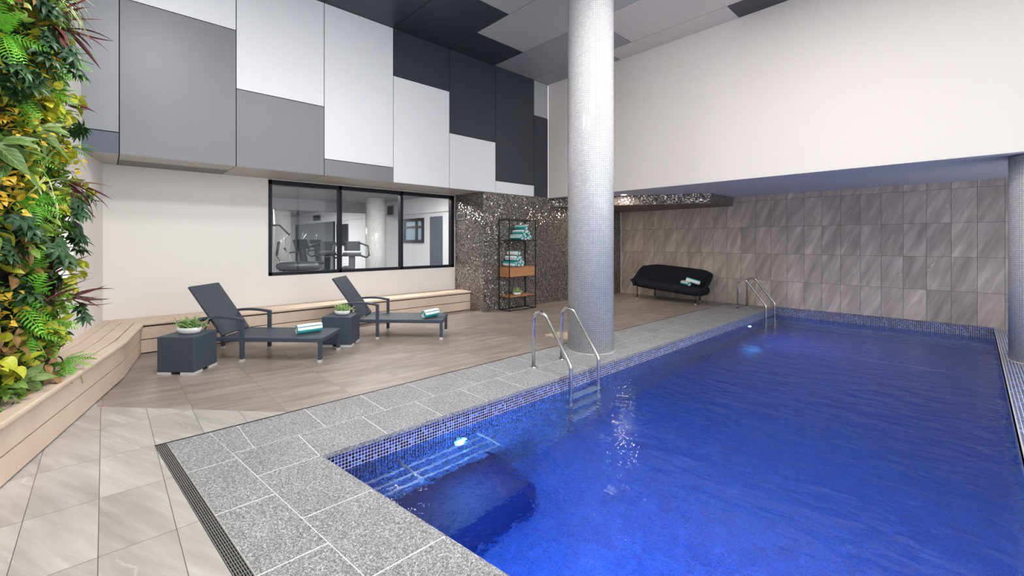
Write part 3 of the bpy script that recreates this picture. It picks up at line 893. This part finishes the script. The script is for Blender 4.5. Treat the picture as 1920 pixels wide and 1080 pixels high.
# ------------------------------------------------------------------ shelving rack
rk = thing('shelving_rack', 'tall thin black metal rack with an oak drawer box against the pewter mosaic wall', 'rack', (-6.485, 6.805, 0))
hx, hy, q = .15, .41, .008
for sx in (-1, 1):
    for sy in (-1, 1):
        b = MB(); b.obox((sx*hx, sy*hy, .97), (2*q, 2*q, 1.94)); b.build('upright', M['blackm'], rk)
for z, nm in ((.012, 'base_rail'), (1.93, 'top_rail')):
    b = MB()
    for sx in (-1, 1): b.obox((sx*hx, 0, z), (2*q, 2*hy-2*q, 2*q))
    for sy in (-1, 1): b.obox((0, sy*hy, z), (2*hx-2*q, 2*q, 2*q))
    b.build(nm, M['blackm'], rk)
b = MB(); b.obox((0, 0, 1.483), (2*hx, 2*hy, .016)); b.build('metal_shelf', M['blackm'], rk)
b = MB(); b.obox((0, 0, .298), (2*hx-.02, 2*hy-.02, .018)); plabel(b.build('oak_shelf', M['wood'], rk), 'oak shelf board')
b = MB()
for sx in (-1, 1): b.obox((sx*hx, 0, .284), (2*q, 2*hy, .012))
for sy in (-1, 1): b.obox((0, sy*hy, .284), (2*hx, 2*q, .012))
b.build('shelf_rail', M['blackm'], rk)
b = MB(); b.obox((-.012, 0, .817), (2*hx-.03, 2*hy-.02, .206)); bx_ = b.build('drawer_box', M['wood'], rk, .003)
b = MB(); b.obox((hx-.012, 0, .812), (.018, 2*hy-.05, .175)); dr = b.build('drawer_front', M['wood'], bx_, .002)

# ------------------------------------------------------------------ sofa
sf = thing('sofa', 'black upholstered sofa with curved wings against the stone tiled wall', 'sofa', (-4.90, 10.66, 0))
b = MB()
# plan path of the shell: from the front left round the back to the front right
N = 56; outb = []; inb = []
def smooth(t): t = max(0, min(1, t)); return t*t*(3-2*t)
rings_ = []
hw, dp = .80, .40
def low(p): return (p[0], p[1], p[2]-.075*p[0])       # the whole shell drops towards its right end
def wing(u): return smooth(min(u, 1-u)/.33)
for i in range(N+1):
    u = i/N; sd = -1 if u < .5 else 1; v = min(u, 1-u)
    if v < .26:
        t = v/.26; x_ = sd*(hw-.13*t**2.4); y_ = -dp+.60*t; fx, fy = sd, .25*t
    else:
        t = (u-.26)/.48; a = (t-.5)*2
        x_ = a*(hw-.13); y_ = .20+.12*(1-abs(a)**2.8); fx, fy = a**5, 1
    hgt = wing(u)
    l = sqrt(fx*fx+fy*fy); fx /= l; fy /= l
    zt_ = .43+.39*hgt; fl_ = .13*hgt+.03
    prof = []
    for (dd, zz) in ((-.03, .275), (-.01, .43), (fl_*.5, .43+(zt_-.43)*.5), (fl_, zt_-.02), (fl_+.02, zt_), (fl_+.05, zt_-.006), (fl_+.058, zt_-.04), (fl_*.5+.06, .43+(zt_-.43)*.45), (.045, .36), (.01, .27)):
        prof.append(low((x_+fx*dd, y_+fy*dd, zz)))
    rings_.append(prof)
b.rings(rings_, 0, True)
b.build('shell_back', M['sofa'], sf)
b = MB()
def seat_ring(z, ins):
    pts = []
    for i in range(48):
        a = 2*pi*i/48; c_, s_ = cos(a), sin(a)
        e = .34
        x_ = (abs(c_)**e)*(1 if c_ > 0 else -1)*(hw-ins+.02); y_ = (abs(s_)**e)*(1 if s_ > 0 else -1)*(.385-ins)-.04
        pts.append(low((x_, y_, z)))
    return pts
b.rings([seat_ring(.255, .07), seat_ring(.268, .03), seat_ring(.33, 0), seat_ring(.40, .0), seat_ring(.43, .03), seat_ring(.44, .09)], 0)
b.build('seat', M['sofa'], sf)
for x_, y_ in ((-.73, -.34), (.70, -.34), (-.56, .26), (.56, .26)):
    b = MB(); b.tube([(x_, y_, .028), (x_, y_, .285-.075*x_)], .013, 10); lg = b.build('leg', M['blackm'], sf)
    b = MB(); b.tube([(x_, y_, 0), (x_, y_, .03)], .014, 10); plabel(b.build('foot_tip', M['silver'], lg), 'silver leg tip')

# ------------------------------------------------------------------ small vent on the mosaic block
def vent(name, label, loc, rz, w_, h_, n_, mats=None, vertical=False):
    t = thing(name, label, 'vent', loc, rz)
    b = MB(); b.obox((0, .004, 0), (w_, .012, h_)); b.build('recess', M['ventdark'], t)
    b = MB()
    for sx in (-1, 1): b.obox((sx*w_/2, -.006, 0), (.012, .02, h_))
    for sz in (-1, 1): b.obox((0, -.006, sz*h_/2), (w_, .02, .012))
    b.build('vent_frame', M['p_mid'], t)
    for k in range(n_):
        b = MB()
        if vertical: b.obox(((-.5+(k+1)/(n_+1))*w_, -.004, 0), (.01, .012, h_))
        else: b.obox((0, -.004, (-.5+(k+1)/(n_+1))*h_), (w_, .012, .01))
        b.build('slat', M['blackm'], t)
vent('air_vent', 'small dark horizontal vent high on the pewter mosaic block', (-7.37, YB-.012, 2.02), 0, .26, .13, 1)

# ------------------------------------------------------------------ gym behind the window
GY, GX = 6.4, -19.6
b = MB(); b.box(GX, XW-.18, -2, GY, -.02, 0); o = b.build('floor_gym', M['gymfloor']); struct(o)
b = MB(); b.box(GX, XW-.18, -2, GY, 2.62, 2.7); b.box(-12.2, -12.0, -2, GY, 2.32, 2.62); o = b.build('ceiling_gym', M['gymceil']); struct(o)
b = MB(); b.box(GX, XW-.18, GY, GY+.1, 0, 2.7)
b.box(GX, -7.9, GY-.05, GY, 2.21, 2.62)
b.box(GX-.1, GX, -2, GY, 0, 2.7); b.box(GX, XW-.18, -2.1, -2, 0, 2.7)
o = b.build('wall_gym', M['gymwall']); struct(o)
b = MB(); b.box(-19.4, -15.35, GY-.012, GY, .05, 2.2)
o = b.build('wall_mirror', M['mirror']); tag(o, 'wide wall mirror behind the gym machines', 'mirror')
column(-10.55, 5.55, 2.62, 'white mosaic column inside the gym', M['gymmos'], .27)
column(-12.62, 3.77, 2.62, 'white mosaic column at the left end of the gym window, behind the cable arm', M['gymmos'], .23)
vent('air_vent', 'dark wall vent in the gym above the exercise bikes', (-16.9, GY-.065, 2.40), 0, .75, .22, 3, vertical=True)
vent('air_vent', 'dark wall vent in the gym right of the gym column', (-11.15, GY-.065, 2.38), 0, .34, .26, 1, vertical=True)
# small inner window, dark door
t = thing('inner_window', 'small black framed window on the gym wall', 'window', (-9.98, GY-.02, 1.43))
b = MB(); w_, h_ = .98, .66
for sx in (-1, 1): b.obox((sx*(w_/2-.04), 0, h_/2), (.08, .05, h_))
for z in (.04, h_-.04): b.obox((0, 0, z), (w_-.16, .05, .08))
b.obox((.16, 0, h_/2), (.09, .05, h_-.16)); b.obox((0, 0, h_*.64), (w_-.16, .045, .06))
b.build('frame', M['gymblack'], t)
b = MB(); b.obox((0, .01, h_/2), (w_-.16, .012, h_-.16)); b.build('pane', M['doorblue'], t)
b = MB(); b.obox((0, 0, 1.05), (.5, .04, 2.1)); o = b.build('door_1', M['p_slate'], loc=(-8.92, GY-.025, 0)); struct(o)
t = thing('wall_screen', 'dark wall mounted screen beside the mirror in the gym', 'screen', (-14.6, GY-.03, 1.35))
b = MB(); b.obox((0, 0, .35), (.9, .05, .75)); b.build('panel', M['screen'], t)
b = MB(); b.obox((0, .03, .35), (.2, .02, .3)); b.build('bracket', M['gymblack'], t)
for k, x_ in enumerate((-15.3, -19.42)):
    b = MB(); b.obox((0, 0, 1.1), (.06, .05, 2.2)); o = b.build('mirror_post', M['gymblack'], loc=(x_, GY-.03, 0))
    tag(o, 'thin black post at the %s edge of the gym mirror' % ('right' if k == 0 else 'left'), 'post')

def exercise_bike(label, loc, rz):
    t = thing('exercise_bike', label, 'exercise bike', loc, rz, 'exercise bikes')
    b = MB(); b.obox((.45, 0, .04), (.10, .5, .06)); b.obox((-.45, 0, .04), (.10, .5, .06)); b.obox((0, 0, .08), (.9, .1, .08)); b.build('base', M['gymblack'], t, .01)
    b = MB(); b.rbar([(.35, 0, .1), (.42, 0, .7), (.5, 0, 1.12)], .14, .12, (0, 1, 0)); b.build('front_column', M['gymblack'], t, .02)
    b = MB(); b.tube([(-.25, 0, .1), (-.32, 0, .88)], .03, 10); b.build('seat_post', M['gymgrey'], t)
    b = MB(); b.obox((-.32, 0, .91), (.28, .24, .07)); b.build('seat', M['gymblack'], t, .03)
    b = MB(); b.lathe([(.05, -.05), (.24, -.04), (.24, .04), (.05, .05)], seg=20); fw = b.build('flywheel', M['gymblack'], t); fw.rotation_euler = (R(90), 0, 0); fw.location = (.25, 0, .32)
    b = MB(); b.obox((.47, 0, 1.17), (.16, .4, .09)); b.build('console_tray', M['gymblack'], t, .02)
    b = MB(); b.obox((.55, 0, 1.36), (.03, .36, .22)); b.build('console', M['screen'], t, .01)
    for s_ in (-1, 1):
        b = MB(); b.tube([(.5, s_*.08, 1.18), (.3, s_*.34, 1.1), (.12, s_*.4, 1.16), (.3, s_*.37, 1.36), (.5, s_*.15, 1.44)], .02, 8); b.build('handlebar', M['gymblack'], t)
    return t
def elliptical(label, loc, rz):
    t = thing('elliptical_trainer', label, 'elliptical trainer', loc, rz, 'elliptical trainers')
    b = MB(); b.obox((0, 0, .06), (1.5, .14, .1)); b.obox((.7, 0, .05), (.12, .6, .08)); b.obox((-.7, 0, .05), (.12, .5, .08)); b.build('base', M['gymgrey'], t, .01)
    b = MB(); b.rbar([(.55, 0, .1), (.52, 0, .8), (.42, 0, 1.3)], .14, .14, (0, 1, 0)); b.build('mast', M['gymblack'], t, .02)
    b = MB(); b.obox((.40, 0, 1.40), (.06, .46, .24), mat=Matrix.Rotation(R(-20), 3, 'Y')); b.build('console', M['screen'], t, .01)
    b = MB(); b.lathe([(.05, -.08), (.3, -.07), (.3, .07), (.05, .08)], seg=20); fw = b.build('drive_cover', M['gymblack'], t); fw.rotation_euler = (R(90), 0, 0); fw.location = (.55, 0, .36)
    for s_ in (-1, 1):
        b = MB(); b.tube([(.5, s_*.3, .3), (.42, s_*.33, .9), (.22, s_*.32, 1.3), (.18, s_*.28, 1.55), (.26, s_*.22, 1.68)], .02, 8); b.build('swing_arm', M['gymgrey'], t)
        b = MB(); b.obox((-.15, s_*.16, .32), (.38, .13, .05)); b.tube([(.5, s_*.3, .3), (-.7, s_*.18, .22)], .022, 8); b.build('pedal', M['gymblack'], t)
        b = MB(); b.tube([(.42, s_*.1, 1.22), (.2, s_*.22, 1.18), (.08, s_*.24, 1.3)], .02, 8); b.build('grip_bar', M['gymblack'], t)
    return t
def gpos(u, d):
    t_ = (u-892.67)/807.06; a_ = .857646
    return (d*(cos(a_)*t_-sin(a_)), d*(sin(a_)*t_+cos(a_)), 0)
elliptical('elliptical trainer at the far left of the machines seen through the gym window', gpos(541, 11.0), R(30))
elliptical('elliptical trainer standing just right of its twin behind the gym window', gpos(572, 12.8), R(30))
exercise_bike('exercise bike left of the first window mullion in the gym', gpos(606, 11.0), R(-10))
exercise_bike('exercise bike showing through the middle pane of the gym window', gpos(656, 9.4), R(150))
t = thing('treadmill', 'treadmill with a rounded black hood in the lower left of the gym window', 'treadmill', gpos(530, 8.5), R(139))
b = MB(); b.obox((0, 0, .1), (1.7, .75, .16)); b.build('deck', M['gymgrey'], t, .02)
b = MB(); b.obox((-.1, 0, .185), (1.4, .48, .01)); b.build('belt', M['gymblack'], t)
for y_ in (-.36, .36):
    b = MB(); b.tube([(.7, y_, .1), (.75, y_, .95)], .04, 10); b.build('upright', M['gymgrey'], t)
b = MB(); b.tube([(.75, -.46, .93), (.75, -.38, .93), (.75, .38, .93), (.75, .46, .93)], [.06, .105, .105, .06], 18); b.build('hood', M['gymblack'], t)
t = thing('cable_machine', 'cable machine with a bent overhead arm at the left of the gym window', 'gym machine', gpos(490, 10.5), R(47))
b = MB(); b.tube([(0, 0, 0), (0, 0, 1.95)], .04, 10); b.obox((0, 0, .03), (.6, .5, .06)); b.build('mast', M['gymblack'], t)
b = MB(); b.tube([(0, 0, 1.84), (.25, 0, 1.86), (.45, 0, 1.86), (.7, 0, 1.62)], .022, 8); b.build('overhead_arm', M['gymblack'], t)
b = MB(); b.obox((-.1, .12, .8), (.3, .2, .9)); plabel(b.build('weight_stack', M['red'], t), 'red and dark weight stack')
# long curved lever in front of column
t = thing('rowing_lever', 'thin bent steel lever in front of the left gym column', 'lever', gpos(527, 10.2), R(40))
b = MB(); b.tube([(.12, 0, 0), (.10, 0, .75), (-.02, 0, 1.0), (-.12, 0, 1.12), (-.06, 0, 1.45)], .014, 8); b.build('lever_bar', M['gymblack'], t)
b = MB(); b.tube([(-.115, 0, 1.14), (-.06, 0, 1.46)], .03, 8); b.build('grip', M['gymblack'], t)
# gym fill lamps, added out of view to brighten the interior
for k, (x_, y_, sx_, sy_, lab) in enumerate(((-8.12, 1.2, .4, 2.2, 'long ceiling lamp in the gym just inside the left end of the window'), (-8.12, 4.4, .4, 2.2, 'long ceiling lamp in the gym just inside the right end of the window'), (-14.2, 3.6, 1.2, 1.8, 'square ceiling lamp deep inside the gym behind the ceiling beam'))):
    b = MB(); b.obox((0, 0, -.012), (sx_, sy_, .02)); o = b.build('ceiling_lamp', M['gymlamp'], loc=(x_, y_, 2.615)); tag(o, lab, 'ceiling lamp')
for k, (x_, y_) in enumerate(CEIL):  # glowing panels for the added fill on the high ceiling
    b = MB(); b.obox((0, 0, 0), (.96, .96, .03)); o = b.build('ceiling_lamp', M['lampwhite'], loc=(x_, y_, ZC-.016))
    tag(o, 'square ceiling lamp panel on the high ceiling %s' % ['over the deck near the living wall', 'over the near end of the pool', 'over the middle of the near pool half', 'over the right side of the pool'][k], 'ceiling lamp')
for k, (x_, y_, z_) in enumerate(DOWN):
    b = MB(); b.lathe([(.06, 0), (.06, .008)], seg=24); o = b.build('downlight', M['lampwhite'], loc=(x_, y_, z_))
    tag(o, ['small round downlight under the dark mosaic bulkhead beside the pewter wall', 'small round downlight in the low ceiling just in front of the dark bulkhead'][k], 'downlight')

# ------------------------------------------------------------------ living wall
random.seed(21)
GA = atan2(-.285, 1)
gx0, gy0 = -4.93, -.275
lw = thing('living_wall', 'dense vertical garden of mixed green, golden and burgundy foliage at the left edge', 'living wall', (gx0, gy0, ZB), GA)
# local: x along the wall (towards the camera side), y outward into the room, z up
b = MB(); b.box(0, 3.4, -.10, -.03, .02, 4.6); b.build('backing_panel', M['backing'], lw)
def RM(az, el, roll=0): return Matrix.Rotation(az, 4, 'Z') @ Matrix.Rotation(-el, 4, 'Y') @ Matrix.Rotation(roll, 4, 'X')
OUT = R(90)   # outward direction is +y
def k_fern(b, n=7, L_=.2, mi=0):
    for k in range(n):
        az = OUT+rnd(-1.3, 1.3); el = rnd(-.9, 1.0); M0 = RM(az, el, rnd(-.6, .6))
        Lf = L_*rnd(.7, 1.1)
        for j in range(11):
            t = (j+1)/12; p = Vector((Lf*t, 0, -Lf*.35*t*t)); pl_ = Lf*.26*sin(pi*min(1, t*.85+.12))
            for s_ in (-1, 1):
                mt = M0 @ Matrix.Translation(p) @ Matrix.Rotation(s_*R(66), 4, 'Z')
                add_leaf(b, mt, pl_, Lf*.055, 2, .3, .1, mi)
        add_leaf(b, M0, Lf, .006, 4, .35, .1, mi)
def k_leafy(b, n, L0, L1, wr, mi=0, bend=.5, spread=.07, elr=(-.9, 1.1)):
    for k in range(n):
        p = Vector((rnd(-spread, spread), rnd(-.01, .06), rnd(-spread, spread)))
        mt = Matrix.Translation(p) @ RM(OUT+rnd(-1.4, 1.4), rnd(*elr), rnd(-.8, .8))
        l_ = rnd(L0, L1); add_leaf(b, mt @ Matrix.Translation((rnd(0, .05), 0, 0)), l_, l_*wr*rnd(.85, 1.15), 5, rnd(0, bend*2), .12, mi)
def k_palm(b, n=6, mi=0):
    for k in range(n):
        p = Vector((rnd(-.08, .08), .03+rnd(0, .06), rnd(-.08, .08)))
        az, el = OUT+rnd(-.9, .9), rnd(-.5, .7)
        M0 = Matrix.Translation(p) @ RM(az, el) @ Matrix.Translation((.05, 0, 0)) @ Matrix.Rotation(R(rnd(30, 80)), 4, 'Y')
        for j in range(7):
            add_leaf(b, M0 @ Matrix.Rotation(R(-115+j*38), 4, 'Z'), .10*(1-.08*abs(j-3)), .028, 4, .4, .15, mi)
protos = []
def proto(name, fn, mats):
    b = MB(); fn(b); me = b.build(name, mats); me_ = me.data; bpy.data.objects.remove(me); protos.append((name, me_))
for v_ in range(2): proto('fern', lambda b: k_fern(b, 8, .22), M['lf_fern'])
for v_ in range(2): proto('croton', lambda b: k_leafy(b, 30, .05, .09, .75, spread=.1), M['lf_croton'])
proto('golden_ivy', lambda b: k_leafy(b, 46, .03, .065, .6, spread=.11), M['lf_gold'])
for v_ in range(2): proto('ivy', lambda b: k_leafy(b, 50, .035, .075, .5, spread=.11), M['lf_ivy'])
for v_ in range(2): proto('fatsia', lambda b: k_palm(b, 7), M['lf_dark'])
proto('spider_plant', lambda b: k_leafy(b, 40, .14, .28, .045, bend=1.1, spread=.03), M['lf_spider'])
proto('cordyline', lambda b: k_leafy(b, 11, .18, .30, .13, bend=.5, spread=.03, elr=(-.6, 1.0)), M['lf_red'])
proto('broad_leaf_plant', lambda b: k_leafy(b, 9, .13, .2, .45, bend=.5, spread=.06), M['lf_broad'])
proto('bronze_peperomia', lambda b: k_leafy(b, 26, .05, .1, .6, spread=.09), M['lf_brown'])
PN = {}
for i, (n_, m_) in enumerate(protos): PN.setdefault(n_, []).append(m_)
bright = ['croton', 'croton', 'croton', 'golden_ivy', 'golden_ivy', 'ivy', 'ivy', 'fern']
darkk = ['fatsia', 'fatsia', 'ivy', 'broad_leaf_plant', 'bronze_peperomia', 'fern', 'spider_plant', 'cordyline', 'ivy']
def put(name, x, z, y=0, s_=1.0, rot=(0, 0, 0), parent=lw):
    o = bpy.data.objects.new(name, random.choice(PN[name])); COL.objects.link(o); o.parent = parent
    o.location = (x, y, z); o.rotation_euler = rot; o.scale = (s_,)*3
    return o
# right edge specials: sprays of burgundy blades seen against the wall
def blades(b, n, L0, L1, a0, a1, w_=.028):
    for k in range(n):
        el = a0+(a1-a0)*(k+.5)/n+rnd(-.06, .06)
        mt = RM(pi-rnd(.3, 1.2), el, rnd(-1, 1)); l_ = rnd(L0, L1)
        add_leaf(b, mt, l_, w_*rnd(.8, 1.2), 7, rnd(.2, .7)*(1 if random.random() < .75 else -1), .25)
for (x, z, a0, a1, n, l0, l1) in ((.14, 1.52, -1.3, .3, 9, .26, .40), (.12, .60, -.9, .75, 8, .22, .38), (.16, 2.75, -.5, .6, 5, .24, .36), (.14, 2.15, -.2, .5, 3, .2, .32)):
    b = MB(); blades(b, n, l0, l1, a0, a1); b.build('burgundy_dracaena', M['lf_red'], lw, loc=(x, .10, z))
cnt = 0
zz = .10; rowi = 0
while zz < 3.55 and cnt < 94:
    x = .06+(.09 if rowi % 2 else 0)
    while x < 1.02:
        z_ = zz+rnd(-.04, .04)
        yb = .0+rnd(-.02, .06)
        midz = 1.0 < z_ < 2.0
        kind = random.choice(['croton', 'croton', 'golden_ivy', 'fern', 'ivy', 'fatsia']) if x < .25 else random.choice(bright if (midz and random.random() < .75) or random.random() < .3 else darkk)
        put(kind, x+rnd(-.03, .03), z_, yb, rnd(.95, 1.35), (0, rnd(-.5, .5), rnd(-.4, .4))); cnt += 1
        x += .20
    zz += .175; rowi += 1
# the rest of the planting, continuing past the frame edge, and the undergrowth between plants
b = MB()
for k in range(1500):
    x = rnd(0, 3.4) if k % 3 == 0 else rnd(0, 1.1)
    z_ = rnd(.03, 4.5 if x > 1.1 else 3.8)
    mt = Matrix.Translation((x, rnd(-.03, .03), z_)) @ RM(OUT+rnd(-1.3, 1.3), rnd(-1.2, 1.0), rnd(-.8, .8))
    l_ = rnd(.06, .13); add_leaf(b, mt, l_, l_*.5, 4, rnd(0, .9), .12, random.choice((0, 1, 1, 2)))
o = b.build('undergrowth', [M['lf_ivy'], M['lf_dark'], M['lf_croton']], lw); o['kind'] = 'stuff'
